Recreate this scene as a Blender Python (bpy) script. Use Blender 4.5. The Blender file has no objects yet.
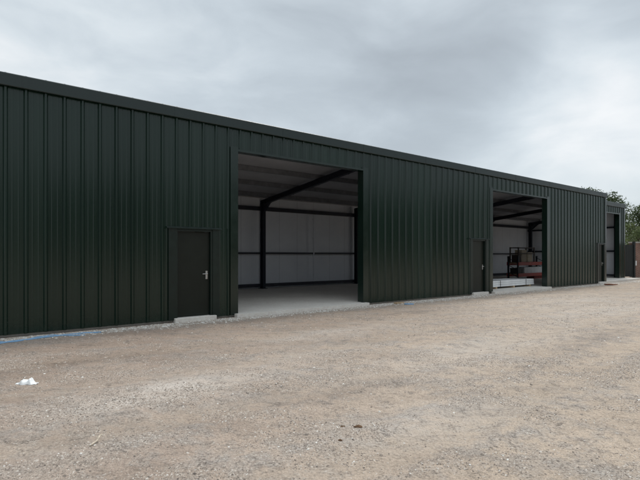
import bpy, math, random
import numpy as np
from mathutils import Vector, Matrix

random.seed(7)
rng = np.random.default_rng(11)
sc = bpy.context.scene
COL = sc.collection
PI = math.pi

# ------------------------------------------------------------------ camera
F, CX, HY, EYE = 462.0, 320.0, 255.0, 1.58
cam = bpy.data.cameras.new('camera')
cam.sensor_width = 36.0
cam.lens = F / 640.0 * 36.0
cam.shift_y = (HY - 240.0) / 640.0
cam.clip_end = 3000.0
cam_o = bpy.data.objects.new('camera', cam)
COL.objects.link(cam_o)
cam_o.location = (0, 0, EYE)
cam_o.rotation_euler = (PI / 2, 0, 0)
sc.camera = cam_o


def at(px, py, z=0.0):
    d = F * (EYE - z) / (py - HY)
    return Vector(((px - CX) / F * d, d, z))


def at_depth(px, d, z=0.0):
    return Vector(((px - CX) / F * d, d, z))


# ------------------------------------------------------------------ node helpers
class NT:
    def __init__(self, nt):
        self.nt = nt

    def n(self, kind, **kw):
        nd = self.nt.nodes.new(kind)
        ins = kw.pop('ins', None)
        for k, v in kw.items():
            setattr(nd, k, v)
        if ins:
            for k, v in ins.items():
                self.set(nd, k, v)
        return nd

    def set(self, nd, k, v):
        s = nd.inputs[k]
        if hasattr(v, 'is_linked') or isinstance(v, bpy.types.NodeSocket):
            self.nt.links.new(v, s)
        else:
            s.default_value = v

    def math(self, op, a, b=None, c=None, clamp=False):
        nd = self.n('ShaderNodeMath', operation=op, use_clamp=clamp)
        self.set(nd, 0, a)
        if b is not None:
            self.set(nd, 1, b)
        if c is not None:
            self.set(nd, 2, c)
        return nd.outputs[0]

    def vmath(self, op, a, b=None):
        nd = self.n('ShaderNodeVectorMath', operation=op)
        self.set(nd, 0, a)
        if b is not None:
            self.set(nd, 1, b)
        return nd

    def noise(self, vec, scale, detail=4.0, rough=0.55, dist=0.0):
        nd = self.n('ShaderNodeTexNoise', ins={'Scale': scale, 'Detail': detail, 'Roughness': rough, 'Distortion': dist})
        if vec is not None:
            self.set(nd, 'Vector', vec)
        return nd.outputs['Fac']

    def ramp(self, fac, stops, interp='LINEAR'):
        nd = self.n('ShaderNodeValToRGB')
        cr = nd.color_ramp
        cr.interpolation = interp
        while len(cr.elements) < len(stops):
            cr.elements.new(0.5)
        for e, (p, c) in zip(cr.elements, stops):
            e.position = p
            e.color = (c, c, c, 1) if isinstance(c, (int, float)) else (*c, 1)
        self.set(nd, 'Fac', fac)
        return nd.outputs['Color']

    def mix(self, fac, a, b, blend='MIX'):
        nd = self.n('ShaderNodeMix', data_type='RGBA', blend_type=blend)
        for i, v in ((0, fac), (6, a), (7, b)):
            if isinstance(v, tuple) and len(v) == 3:
                v = (*v, 1)
            self.set(nd, i, v)
        return nd.outputs[2]

    def mapping(self, vec, scale=(1, 1, 1), rot=(0, 0, 0), loc=(0, 0, 0)):
        nd = self.n('ShaderNodeMapping', ins={'Scale': scale, 'Rotation': rot, 'Location': loc})
        self.set(nd, 'Vector', vec)
        return nd.outputs[0]

    def bump(self, h, strength=0.5, dist=0.01, normal=None):
        nd = self.n('ShaderNodeBump', ins={'Strength': strength, 'Distance': dist})
        self.set(nd, 'Height', h)
        if normal is not None:
            self.set(nd, 'Normal', normal)
        return nd.outputs[0]


def material(name, base=(0.5, 0.5, 0.5), rough=0.6, metal=0.0, spec=0.5):
    m = bpy.data.materials.new(name)
    m.use_nodes = True
    g = NT(m.node_tree)
    p = m.node_tree.nodes['Principled BSDF']
    p.inputs['Base Color'].default_value = (*base, 1)
    p.inputs['Roughness'].default_value = rough
    p.inputs['Metallic'].default_value = metal
    p.inputs['Specular IOR Level'].default_value = spec
    tc = g.n('ShaderNodeTexCoord')
    return m, g, p, tc


def varied(name, base, rough=0.6, metal=0.0, spec=0.5, scale=6.0, amount=0.25, bump=0.0, bscale=40.0, bdist=0.004):
    m, g, p, tc = material(name, base, rough, metal, spec)
    v = tc.outputs['Object']
    n1 = g.noise(v, scale, 5, 0.6)
    dark = tuple(c * (1 - amount) for c in base)
    light = tuple(min(1, c * (1 + amount)) for c in base)
    g.set(p, 'Base Color', g.ramp(n1, [(0.3, dark), (0.7, light)]))
    g.set(p, 'Roughness', g.math('MULTIPLY_ADD', n1, 0.2, rough - 0.1))
    if bump:
        g.set(p, 'Normal', g.bump(g.noise(v, bscale, 4, 0.6), bump, bdist))
    return m


M = {}

# dark green coated steel cladding: slightly uneven (oil canning), dusty at the foot
m, g, p, tc = material('green_steel', (0.0065, 0.0135, 0.0095), 0.3, 0.0, 0.48)
v = tc.outputs['Object']
sep = g.n('ShaderNodeSeparateXYZ')
g.set(sep, 0, v)
low = g.ramp(sep.outputs[2], [(0.0, 1.0), (0.55, 0.0)])
dn = g.noise(v, 9.0, 6, 0.7)
streak = g.noise(g.mapping(v, (14, 14, 0.6)), 1.0, 4, 0.6)
dust = g.math('MULTIPLY', g.math('MULTIPLY', low, g.ramp(dn, [(0.40, 0.0), (0.8, 1.0)])), 0.10)
panel_tone = g.noise(g.mapping(v, (1.0, 1.0, 0.02)), 1.1, 2, 0.5)
base = g.mix(g.ramp(panel_tone, [(0.35, 0.0), (0.65, 1.0)]), (0.0042, 0.0158, 0.0100), (0.0058, 0.0200, 0.0130))
wn = g.n('ShaderNodeTexWhiteNoise', noise_dimensions='1D')
g.set(wn, 'W', g.math('FLOOR', g.math('ADD', sep.outputs[0], 50.253)))
sheet = wn.outputs['Value']
base = g.mix(1.0, base, g.ramp(sheet, [(0.0, 0.88), (1.0, 1.12)]), 'MULTIPLY')
g.set(p, 'Base Color', g.mix(dust, base, (0.16, 0.135, 0.10)))
g.set(p, 'Roughness', g.math('ADD', g.math('MULTIPLY_ADD', streak, 0.10, g.math('MULTIPLY_ADD', sheet, 0.05, 0.15)), g.math('MULTIPLY', dust, 0.6)))
warp = g.noise(g.mapping(v, (1.0, 1.0, 0.4)), 1.5, 1, 0.4)
g.set(p, 'Normal', g.bump(warp, 0.3, 0.010))
M['green'] = m

M['trim'] = varied('green_trim', (0.0062, 0.0165, 0.0118), 0.22, 0, 0.55, 2.0, 0.15, 0.1, 0.8, 0.006)
M['eaves'] = varied('eaves_steel', (0.010, 0.0205, 0.0195), 0.42, 0, 0.5, 1.2, 0.12, 0.12, 0.8, 0.008)
M['door'] = varied('door_paint', (0.0110, 0.0140, 0.0105), 0.42, 0, 0.28, 3.0, 0.12, 0.15, 3.0, 0.004)
M['frame'] = varied('door_frame_paint', (0.0045, 0.0125, 0.0095), 0.35, 0, 0.45)
M['silver'] = varied('satin_steel', (0.50, 0.50, 0.49), 0.35, 0.85, 0.5, 20, 0.1)
M['navy'] = varied('dark_structural_steel', (0.015, 0.018, 0.029), 0.5, 0, 0.4, 4.0, 0.25)
M['railgrey'] = varied('rail_steel', (0.034, 0.036, 0.046), 0.5, 0, 0.4, 5.0, 0.2)
M['galv'] = varied('dull_purlin_steel', (0.14, 0.145, 0.16), 0.5, 0.0, 0.5, 5.0, 0.25)

m, g, p, tc = material('pale_liner', (0.58, 0.58, 0.60), 0.45)
v = tc.outputs['Object']
sep = g.n('ShaderNodeSeparateXYZ')
g.set(sep, 0, v)
fr = g.math('FRACT', g.math('ADD', sep.outputs[0], 20.37))
line = g.math('LESS_THAN', g.math('ABSOLUTE', g.math('SUBTRACT', fr, 0.5)), 0.007)
nz = g.noise(v, 1.3, 4, 0.6)
g.set(p, 'Base Color', g.mix(g.math('MULTIPLY', line, 0.5), g.ramp(nz, [(0.3, (0.70, 0.72, 0.77)), (0.7, (0.77, 0.79, 0.83))]), (0.12, 0.12, 0.13)))
mr = g.math('SINE', g.math('MULTIPLY', sep.outputs[0], 2 * PI / 0.1))
g.set(p, 'Normal', g.bump(g.math('ADD', mr, g.math('MULTIPLY', line, -4.0)), 0.25, 0.003))
M['liner'] = m
M['soffit'] = varied('grey_roof_liner', (0.38, 0.38, 0.405), 0.55, 0, 0.4, 1.5, 0.12)

m, g, p, tc = material('concrete', (0.4, 0.39, 0.37), 0.8)
v = tc.outputs['Object']
a = g.noise(v, 0.9, 6, 0.65)
b = g.noise(v, 14, 5, 0.7)
c1 = g.ramp(a, [(0.3, (0.60, 0.575, 0.53)), (0.7, (0.72, 0.695, 0.645))])
g.set(p, 'Base Color', g.mix(g.ramp(b, [(0.40, 0.0), (0.8, 0.4)]), c1, (0.40, 0.265, 0.23)))
g.set(p, 'Normal', g.bump(g.noise(v, 60, 5, 0.7), 0.4, 0.004))
M['concrete'] = m

m, g, p, tc = material('brickwork', (0.25, 0.1, 0.07), 0.85)
bt = g.n('ShaderNodeTexBrick', ins={'Scale': 1.0, 'Mortar Size': 0.012, 'Brick Width': 0.225, 'Row Height': 0.075,
                                   'Color1': (0.20, 0.075, 0.05, 1), 'Color2': (0.28, 0.125, 0.085, 1), 'Mortar': (0.28, 0.25, 0.22, 1), 'Bias': 0.0})
sw = g.n('ShaderNodeSeparateXYZ')
g.set(sw, 0, tc.outputs['Object'])
cb = g.n('ShaderNodeCombineXYZ')
g.set(cb, 0, g.math('ADD', sw.outputs[0], sw.outputs[1]))
g.set(cb, 1, sw.outputs[2])
g.set(bt, 'Vector', cb.outputs[0])
w = g.noise(tc.outputs['Object'], 1.6, 5, 0.65)
g.set(p, 'Base Color', g.mix(1.0, bt.outputs['Color'], g.ramp(w, [(0.3, 0.6), (0.7, 1.15)]), 'MULTIPLY'))
g.set(p, 'Normal', g.bump(bt.outputs['Fac'], -0.5, 0.01))
M['brick'] = m

M['coping'] = varied('weathered_coping', (0.36, 0.34, 0.31), 0.85, 0, 0.3, 5, 0.3, 0.4, 30)
M['white_paint'] = varied('white_plastic', (0.74, 0.75, 0.75), 0.5, 0, 0.5, 6, 0.06)
M['white_wrap'] = varied('white_wrapped_panel', (0.70, 0.71, 0.72), 0.4, 0, 0.5, 3, 0.12, 0.3, 9, 0.01)
M['paper'] = varied('white_film', (0.86, 0.87, 0.87), 0.45, 0, 0.5, 20, 0.05, 0.3, 60, 0.003)
M['red'] = varied('red_beam_paint', (0.46, 0.05, 0.032), 0.45, 0, 0.5, 5, 0.2)
M['redbox'] = varied('dull_red_crate', (0.22, 0.04, 0.035), 0.65, 0, 0.4, 7, 0.3)
M['card'] = varied('beige_card', (0.56, 0.49, 0.38), 0.8, 0, 0.3, 4, 0.15)
M['case'] = varied('dark_case', (0.06, 0.045, 0.038), 0.6, 0, 0.4, 6, 0.25)
M['black'] = varied('black_plastic', (0.03, 0.03, 0.032), 0.5, 0, 0.4, 8, 0.2)
M['timber'] = varied('raw_timber', (0.42, 0.31, 0.20), 0.75, 0, 0.3, 12, 0.25, 0.3, 40)
M['bluepipe'] = varied('blue_pipe_plastic', (0.21, 0.38, 0.58), 0.55, 0, 0.5, 6, 0.2)
M['deadleaf'] = varied('dry_brown_leaf', (0.13, 0.075, 0.04), 0.8, 0, 0.3, 30, 0.3)
M['stick'] = varied('bleached_wood', (0.52, 0.45, 0.36), 0.8, 0, 0.3, 30, 0.3)
M['bark'] = varied('bark', (0.07, 0.055, 0.042), 0.9, 0, 0.2, 8, 0.4, 0.6, 20, 0.02)
M['gate'] = varied('dark_gate_paint', (0.018, 0.022, 0.022), 0.55, 0, 0.4, 4, 0.25)
M['rust'] = varied('rusty_offcut', (0.20, 0.085, 0.05), 0.8, 0, 0.3, 12, 0.3)


def leaf_material(name, c0, c1):
    m, g, p, tc = material(name, c0, 0.6, 0, 0.35)
    at_ = g.n('ShaderNodeAttribute', attribute_name='tone')
    g.set(p, 'Base Color', g.mix(at_.outputs['Fac'], c0, c1))
    tr = g.n('ShaderNodeBsdfTranslucent', ins={'Color': (*[min(1, c * 1.4) for c in c1], 1)})
    ms = g.n('ShaderNodeMixShader', ins={'Fac': 0.25})
    out = m.node_tree.nodes['Material Output']
    m.node_tree.links.new(p.outputs[0], ms.inputs[1])
    m.node_tree.links.new(tr.outputs[0], ms.inputs[2])
    m.node_tree.links.new(ms.outputs[0], out.inputs['Surface'])
    return m


M['leaf_dark'] = leaf_material('leaves_dark', (0.030, 0.052, 0.022), (0.075, 0.105, 0.045))
M['leaf_mid'] = leaf_material('leaves_mid', (0.045, 0.072, 0.026), (0.12, 0.15, 0.06))


# ------------------------------------------------------------------ mesh helpers
class MB:
    def __init__(self):
        self.v, self.f, self.mi = [], [], []

    def add(self, vs, fs, mi=0):
        o = len(self.v)
        self.v += [tuple(a) for a in vs]
        self.f += [tuple(i + o for i in q) for q in fs]
        self.mi += [mi] * len(fs)

    def box(self, x0, x1, y0, y1, z0, z1, mi=0):
        vs = [(x0, y0, z0), (x1, y0, z0), (x1, y1, z0), (x0, y1, z0), (x0, y0, z1), (x1, y0, z1), (x1, y1, z1), (x0, y1, z1)]
        self.add(vs, [(0, 3, 2, 1), (4, 5, 6, 7), (0, 1, 5, 4), (1, 2, 6, 5), (2, 3, 7, 6), (3, 0, 4, 7)], mi)

    def extrude_x(self, prof, x0, x1, mi=0):
        n = len(prof)
        vs = [(x0, y, z) for y, z in prof] + [(x1, y, z) for y, z in prof]
        fs = [(i, (i + 1) % n, n + (i + 1) % n, n + i) for i in range(n)]
        fs += [tuple(range(n))[::-1], tuple(range(n, 2 * n))]
        self.add(vs, fs, mi)

    def beam(self, a, b, w, h, mi=0):
        """box-section member between two points; w horizontal, h vertical-ish"""
        a, b = Vector(a), Vector(b)
        d = (b - a).normalized()
        side = d.cross(Vector((0, 0, 1)))
        if side.length < 1e-4:
            side = Vector((1, 0, 0))
        side.normalize()
        up = side.cross(d)
        vs = []
        for q in (a, b):
            for s, t in ((-1, -1), (1, -1), (1, 1), (-1, 1)):
                vs.append(q + side * (s * w / 2) + up * (t * h / 2))
        self.add(vs, [(0, 1, 2, 3), (7, 6, 5, 4), (0, 4, 5, 1), (1, 5, 6, 2), (2, 6, 7, 3), (3, 7, 4, 0)], mi)

    def ibeam(self, a, b, w, h, tf=0.012, tw=0.009):
        a, b = Vector(a), Vector(b)
        d = (b - a).normalized()
        side = d.cross(Vector((0, 0, 1)))
        if side.length < 0.02:
            side = Vector((1, 0, 0))
        side.normalize()
        up = side.cross(d)
        o = up * (h / 2 - tf / 2)
        for off, ww, hh in ((o, w, tf), (-o, w, tf), (Vector((0, 0, 0)), tw, h - 2 * tf)):
            vs = []
            for q in (a, b):
                for s, t in ((-1, -1), (1, -1), (1, 1), (-1, 1)):
                    vs.append(q + off + side * (s * ww / 2) + up * (t * hh / 2))
            self.add(vs, [(0, 1, 2, 3), (7, 6, 5, 4), (0, 4, 5, 1), (1, 5, 6, 2), (2, 6, 7, 3), (3, 7, 4, 0)])

    def tube(self, pts, rad, seg=8, mi=0):
        pts = [Vector(q) for q in pts]
        rad = rad if hasattr(rad, '__len__') else [rad] * len(pts)
        vs, fs = [], []
        ref = Vector((0.31, 0.2, 0.93))
        for i, q in enumerate(pts):
            d = (pts[min(i + 1, len(pts) - 1)] - pts[max(i - 1, 0)]).normalized()
            s = d.cross(ref)
            if s.length < 0.05:
                s = d.cross(Vector((1, 0, 0)))
            s.normalize()
            u = s.cross(d)
            for k in range(seg):
                a = 2 * PI * k / seg
                vs.append(q + (s * math.cos(a) + u * math.sin(a)) * rad[i])
        for i in range(len(pts) - 1):
            for k in range(seg):
                fs.append((i * seg + k, i * seg + (k + 1) % seg, (i + 1) * seg + (k + 1) % seg, (i + 1) * seg + k))
        fs.append(tuple(range(seg))[::-1])
        fs.append(tuple(range((len(pts) - 1) * seg, len(pts) * seg)))
        self.add(vs, fs, mi)

    def build(self, name, mats, parent=None, smooth=False, bevel=0.0, loc=None):
        me = bpy.data.meshes.new(name)
        me.from_pydata(self.v, [], self.f)
        for mm in (mats if isinstance(mats, (list, tuple)) else [mats]):
            me.materials.append(mm)
        me.polygons.foreach_set('material_index', self.mi)
        if smooth:
            me.polygons.foreach_set('use_smooth', [True] * len(self.f))
        import bmesh
        bm = bmesh.new()
        bm.from_mesh(me)
        bmesh.ops.recalc_face_normals(bm, faces=bm.faces)
        bm.to_mesh(me)
        bm.free()
        o = bpy.data.objects.new(name, me)
        COL.objects.link(o)
        if parent is not None:
            o.parent = parent
        if loc is not None:
            o.location = loc
        if bevel:
            b = o.modifiers.new('bevel', 'BEVEL')
            b.width = bevel
            b.segments = 2
            b.limit_method = 'ANGLE'
        return o


def empty(name, loc=(0, 0, 0), rz=0.0):
    o = bpy.data.objects.new(name, None)
    COL.objects.link(o)
    o.location = loc
    o.rotation_euler = (0, 0, rz)
    o.empty_display_size = 0.3
    return o


def tag(o, label=None, cat=None, group=None, kind=None):
    if label:
        o['label'] = label
    if cat:
        o['category'] = cat
    if group:
        o['group'] = group
    if kind:
        o['kind'] = kind
    return o


# ------------------------------------------------------------------ noise for terrain (numpy)
def vnoise(x, y, seed):
    xi, yi = np.floor(x).astype(np.int64), np.floor(y).astype(np.int64)
    xf, yf = x - xi, y - yi
    u, w_ = xf * xf * (3 - 2 * xf), yf * yf * (3 - 2 * yf)

    def h(a, b):
        n = (a * 374761393 + b * 668265263 + seed * 1442695041) & 0xFFFFFFFF
        n = ((n ^ (n >> 13)) * 1274126177) & 0xFFFFFFFF
        return ((n ^ (n >> 16)) & 0xFFFF) / 65535.0
    return (h(xi, yi) * (1 - u) + h(xi + 1, yi) * u) * (1 - w_) + (h(xi, yi + 1) * (1 - u) + h(xi + 1, yi + 1) * u) * w_


def fbm(x, y, seed, octs=4, gain=0.5):
    s, a, t = 0, 1.0, 0
    for i in range(octs):
        s = s + a * vnoise(x * 2 ** i + 17.3 * i, y * 2 ** i - 9.1 * i, seed + i)
        t += a
        a *= gain
    return s / t


P0 = Vector((-6.07, 8.77, 0))
ANG = math.atan2(462, 594)
TV = Vector((math.cos(ANG), math.sin(ANG), 0))
NV = Vector((-math.sin(ANG), math.cos(ANG), 0))


def bt_coords(x, y):
    dx, dy = x - P0.x, y - P0.y
    return dx * TV.x + dy * TV.y, dx * NV.x + dy * NV.y


def lanes(t, n):
    # compacted wheel lanes running along the yard, and the loose berms beside them
    w = n + 0.35 * np.sin(t * 0.21 + 0.8) + 0.12 * np.sin(t * 0.63)
    lane = np.zeros_like(t)
    berm = np.zeros_like(t)
    for c, a in ((-2.5, 0.7), (-4.2, 0.8), (-5.9, 1.0), (-7.6, 0.9), (-9.6, 0.8), (-11.3, 0.8)):
        u = w - c - 0.0 * t
        g_ = 0.35 + 0.9 * vnoise(t * 0.5 + c * 7.7, u * 0 + c, 31)
        lane = np.maximum(lane, a * g_ * np.exp(-(u / 0.26) ** 4))
        berm = np.maximum(berm, a * g_ * np.exp(-((np.abs(u) - 0.42) / 0.15) ** 2))
    return np.clip(lane, 0, 1), np.clip(berm, 0, 1)


def ground_h(x, y):
    r = np.sqrt(x * x + y * y)
    t, n = bt_coords(x, y)
    fade = np.clip(1.4 - r / 60.0, 0, 1) * np.clip((-n - 0.15) / 1.2, 0.0, 1.0)
    # long ruts running roughly along the building front
    ru = t + 0.25 * n
    rut = fbm(ru * 0.16, (n - 0.10 * t) * 1.5, 5, 3) - 0.5
    h = 0.05 * (fbm(x * 0.35, y * 0.35, 1, 4) - 0.5) + 0.075 * rut
    h += 0.042 * (fbm(x * 2.7, y * 2.7, 9, 4, 0.6) - 0.5)
    h += 0.046 * (fbm(x * 11.0, y * 11.0, 23, 3, 0.65) - 0.5) * np.clip(2.4 * (fbm(x * 0.9, y * 1.5, 52, 3) - 0.36), 0.15, 1.2) * np.clip(1.5 - r / 12.0, 0, 1)
    la, be = lanes(t, n)
    h = h * (1 - 0.55 * la) - 0.022 * la + 0.016 * be
    return h * fade


# ------------------------------------------------------------------ ground
def graded(lo, hi, near, step, grow):
    c = list(np.arange(near[0], near[1] + 1e-6, step))
    s, q = step, c[-1]
    while q < hi:
        s = min(s * grow, 60)
        q += s
        c.append(q)
    s, q, a = step, near[0], []
    while q > lo:
        s = min(s * grow, 60)
        q -= s
        a.append(q)
    return np.array(a[::-1] + c)


gx = graded(-900, 900, (-5.5, 5.5), 0.026, 1.022)
gy = graded(-900, 900, (2.8, 8.0), 0.026, 1.022)
X, Y = np.meshgrid(gx, gy)
H = ground_h(X, Y)
nx, ny = len(gx), len(gy)
verts = np.stack([X.ravel(), Y.ravel(), H.ravel()], 1)
ii = np.arange(nx * ny).reshape(ny, nx)
faces = np.stack([ii[:-1, :-1].ravel(), ii[:-1, 1:].ravel(), ii[1:, 1:].ravel(), ii[1:, :-1].ravel()], 1)


def np_mesh(name, verts, faces, k):
    me = bpy.data.meshes.new(name)
    me.vertices.add(len(verts))
    me.vertices.foreach_set('co', verts.astype(np.float32).ravel())
    me.loops.add(faces.size)
    me.loops.foreach_set('vertex_index', faces.astype(np.int32).ravel())
    me.polygons.add(len(faces))
    me.polygons.foreach_set('loop_start', np.arange(0, faces.size, k, dtype=np.int32))
    me.update(calc_edges=True)
    return me


gme = np_mesh('ground', verts, faces, 4)
gme.polygons.foreach_set('use_smooth', np.ones(len(faces), dtype=bool))


def blob(px, py, sx, sy):
    """soft patch of ground given where it lies in the photo, as a world position with a size in metres"""
    q = at(px, py)
    t0, n0 = bt_coords(q.x, q.y)
    t, n = bt_coords(X, Y)
    wob = 1.0 + 0.7 * (fbm(X * 1.3, Y * 1.3, 41, 3) - 0.5)
    return np.exp(-(((t - t0) / sx) ** 2 + ((n - n0) / sy) ** 2) * wob)


pale = 1.0 * blob(185, 387, 1.15, 0.50) + 0.9 * blob(120, 402, 0.9, 0.36) + 0.3 * blob(300, 357, 1.6, 0.4) \
    + 0.55 * blob(560, 300, 5, 1.6) + 0.6 * blob(330, 333, 2.2, 0.5) + 0.7 * blob(480, 350, 2.5, 0.6) + 0.4 * blob(420, 420, 1.2, 0.5) \
    + 0.5 * blob(610, 310, 5, 1.2) + 0.45 * blob(40, 470, 0.7, 0.3)
dark = 0.8 * blob(350, 392, 1.0, 0.22) + 0.8 * blob(40, 365, 1.2, 0.35) + 0.9 * blob(400, 314, 2.2, 0.45) + 0.5 * blob(330, 308, 1.5, 0.4) \
    + 0.5 * blob(130, 355, 2.0, 0.3) + 0.55 * blob(595, 340, 2.0, 0.35) + 0.4 * blob(260, 400, 0.8, 0.3) + 0.35 * blob(20, 420, 0.7, 0.4)
tt, nn = bt_coords(X, Y)
sand = np.clip((X / np.maximum(np.abs(Y), 1.0) + 0.35) * 1.3, 0, 1)
foot = np.exp(-((nn + 0.35) / 0.28) ** 2) * np.clip(0.45 + 1.2 * (fbm(tt * 0.9, nn * 2.0, 77, 3) - 0.35), 0, 1.2)
LA, BE = lanes(tt, nn)
brown = np.clip(1.15 - np.abs(nn + 2.6) / 2.6, 0, 1) * np.clip((14 - tt) / 8, 0, 1) * (0.5 + 0.8 * (fbm(tt * 0.5, nn * 0.9, 15, 3) - 0.2))
for nm, arr in (('lane', LA), ('berm', BE), ('brown', brown), ('pale', pale), ('dark', dark), ('sand', sand), ('foot', foot)):
    a_ = gme.attributes.new(nm, 'FLOAT', 'POINT')
    a_.data.foreach_set('value', np.clip(arr, 0, 1.5).ravel().astype(np.float32))

m, g, p, tc = material('gravel_yard', (0.3, 0.25, 0.2), 0.92, 0, 0.15)
v = tc.outputs['Object']
vr = g.mapping(v, (0.6, 1.25, 1.0), (0, 0, 0.12))   # drawn out along the tracks of vehicles
A = lambda nm: g.n('ShaderNodeAttribute', attribute_name=nm).outputs['Fac']
big = g.noise(v, 0.55, 5, 0.6, 0.4)
trk = g.noise(vr, 1.3, 6, 0.62, 0.3)
med = g.noise(v, 5.0, 6, 0.68)
fine = g.noise(v, 38.0, 6, 0.75)
vor = g.n('ShaderNodeTexVoronoi', ins={'Scale': 46.0, 'Randomness': 1.0})
g.set(vor, 'Vector', v)
vor2 = g.n('ShaderNodeTexVoronoi', ins={'Scale': 21.0, 'Randomness': 1.0})
g.set(vor2, 'Vector', v)
soil = g.mix(g.ramp(big, [(0.35, 0.0), (0.68, 1.0)]), (0.330, 0.258, 0.210), (0.430, 0.345, 0.283))
soil = g.mix(g.math('MULTIPLY', A('sand'), 0.75), soil, (0.480, 0.392, 0.310))
grey = g.mix(g.ramp(fine, [(0.3, 0.0), (0.7, 1.0)]), (0.12, 0.102, 0.092), (0.58, 0.525, 0.475))
gmask = g.ramp(g.math('ADD', g.math('MULTIPLY', trk, 0.6), g.math('MULTIPLY', med, 0.45)), [(0.50, 0.0), (0.64, 0.9)])
soil = g.mix(1.0, soil, g.ramp(fine, [(0.28, 0.50), (0.46, 0.98), (0.72, 1.30)]), 'MULTIPLY')
soil = g.mix(1.0, soil, g.ramp(g.noise(v, 130.0, 3, 0.6), [(0.3, 0.72), (0.5, 1.0), (0.7, 1.2)]), 'MULTIPLY')
col = g.mix(gmask, soil, grey)
col = g.mix(g.math('MULTIPLY', A('brown'), 0.45), col, g.mix(fine, (0.15, 0.112, 0.085), (0.27, 0.205, 0.16)))
col = g.mix(g.math('MULTIPLY', A('lane'), 0.42), col, g.mix(fine, (0.34, 0.27, 0.21), (0.52, 0.43, 0.345)))
col = g.mix(g.math('MULTIPLY', A('berm'), g.ramp(med, [(0.40, 0.0), (0.60, 0.6)])), col, grey)
st_mask = g.math('MULTIPLY', g.ramp(vor.outputs['Distance'], [(0.25, 1.0), (0.5, 0.0)]),
                 g.ramp(g.math('ADD', g.math('MULTIPLY', med, 0.7), g.math('MULTIPLY', trk, 0.3)), [(0.46, 0.0), (0.60, 0.9)]))
sepc = g.n('ShaderNodeSeparateColor')
g.set(sepc, 0, vor.outputs['Color'])
pebble = g.ramp(sepc.outputs[0], [(0.0, (0.09, 0.075, 0.065)), (0.3, (0.2, 0.17, 0.145)), (0.6, (0.36, 0.31, 0.26)), (0.88, (0.48, 0.43, 0.37)), (1.0, (0.66, 0.63, 0.58))])
col = g.mix(st_mask, col, pebble)
palef = g.math('MULTIPLY', A('pale'), g.ramp(g.math('ADD', g.math('MULTIPLY', trk, 0.5), g.math('MULTIPLY', fine, 0.5)), [(0.34, 0.2), (0.56, 1.0)]))
col = g.mix(g.math('MULTIPLY', palef, 0.68), col, (0.61, 0.55, 0.495))
darkf = g.math('MULTIPLY', A('dark'), g.ramp(g.math('ADD', g.math('MULTIPLY', trk, 0.5), g.math('MULTIPLY', med, 0.5)), [(0.36, 0.15), (0.58, 1.0)]))
col = g.mix(g.math('MULTIPLY', darkf, 0.6), col, (0.155, 0.120, 0.096))
trk2 = g.noise(g.mapping(v, (0.45, 1.7, 1.0), (0, 0, 0.10), (3.1, 0.7, 0)), 1.0, 6, 0.66, 0.9)
col = g.mix(1.0, col, g.ramp(trk2, [(0.28, 0.86), (0.5, 1.0), (0.75, 1.10)]), 'MULTIPLY')
rd1 = g.noise(g.mapping(v, (0.8, 1.5, 1.0), (0, 0, -0.25), (9.1, 4.4, 0)), 2.2, 7, 0.66, 1.2)
ridge = g.math('ABSOLUTE', g.math('SUBTRACT', rd1, 0.5))
rut_shade = g.math('MULTIPLY', g.ramp(ridge, [(0.0, 1.0), (0.035, 0.0)]), g.ramp(med, [(0.42, 0.0), (0.62, 1.0)]))
col = g.mix(g.math('MULTIPLY', rut_shade, 0.6), col, (0.105, 0.083, 0.068))  # thin shadow lines of small ruts and crevices, painted into the ground colour
speck = g.noise(v, 85.0, 4, 0.7)
col = g.mix(g.math('MULTIPLY', g.ramp(speck, [(0.60, 0.0), (0.68, 1.0)]), 0.4), col, (0.60, 0.55, 0.49))
col = g.mix(g.math('MULTIPLY', g.ramp(speck, [(0.33, 1.0), (0.41, 0.0)]), 0.55), col, (0.085, 0.070, 0.060))  # dark specks: tiny shadows among the grit, put into the colour
footf = g.math('MULTIPLY', A('foot'), g.ramp(fine, [(0.3, 0.2), (0.6, 1.0)]))
col = g.mix(g.math('MULTIPLY', footf, 0.65), col, (0.46, 0.43, 0.39))
g.set(p, 'Base Color', col)
hgt = g.math('ADD', g.math('MULTIPLY', fine, 0.8), g.math('MULTIPLY', g.math('SUBTRACT', 0.6, vor.outputs['Distance']), 0.9))
hgt = g.math('ADD', hgt, g.math('MULTIPLY', g.math('SUBTRACT', 0.6, vor2.outputs['Distance']), 0.8))
g.set(p, 'Normal', g.bump(g.math('ADD', hgt, g.math('MULTIPLY', med, 1.5)), 0.75, 0.016))
gme.materials.append(m)
ground = bpy.data.objects.new('ground', gme)
COL.objects.link(ground)
tag(ground, kind='structure')


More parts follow.
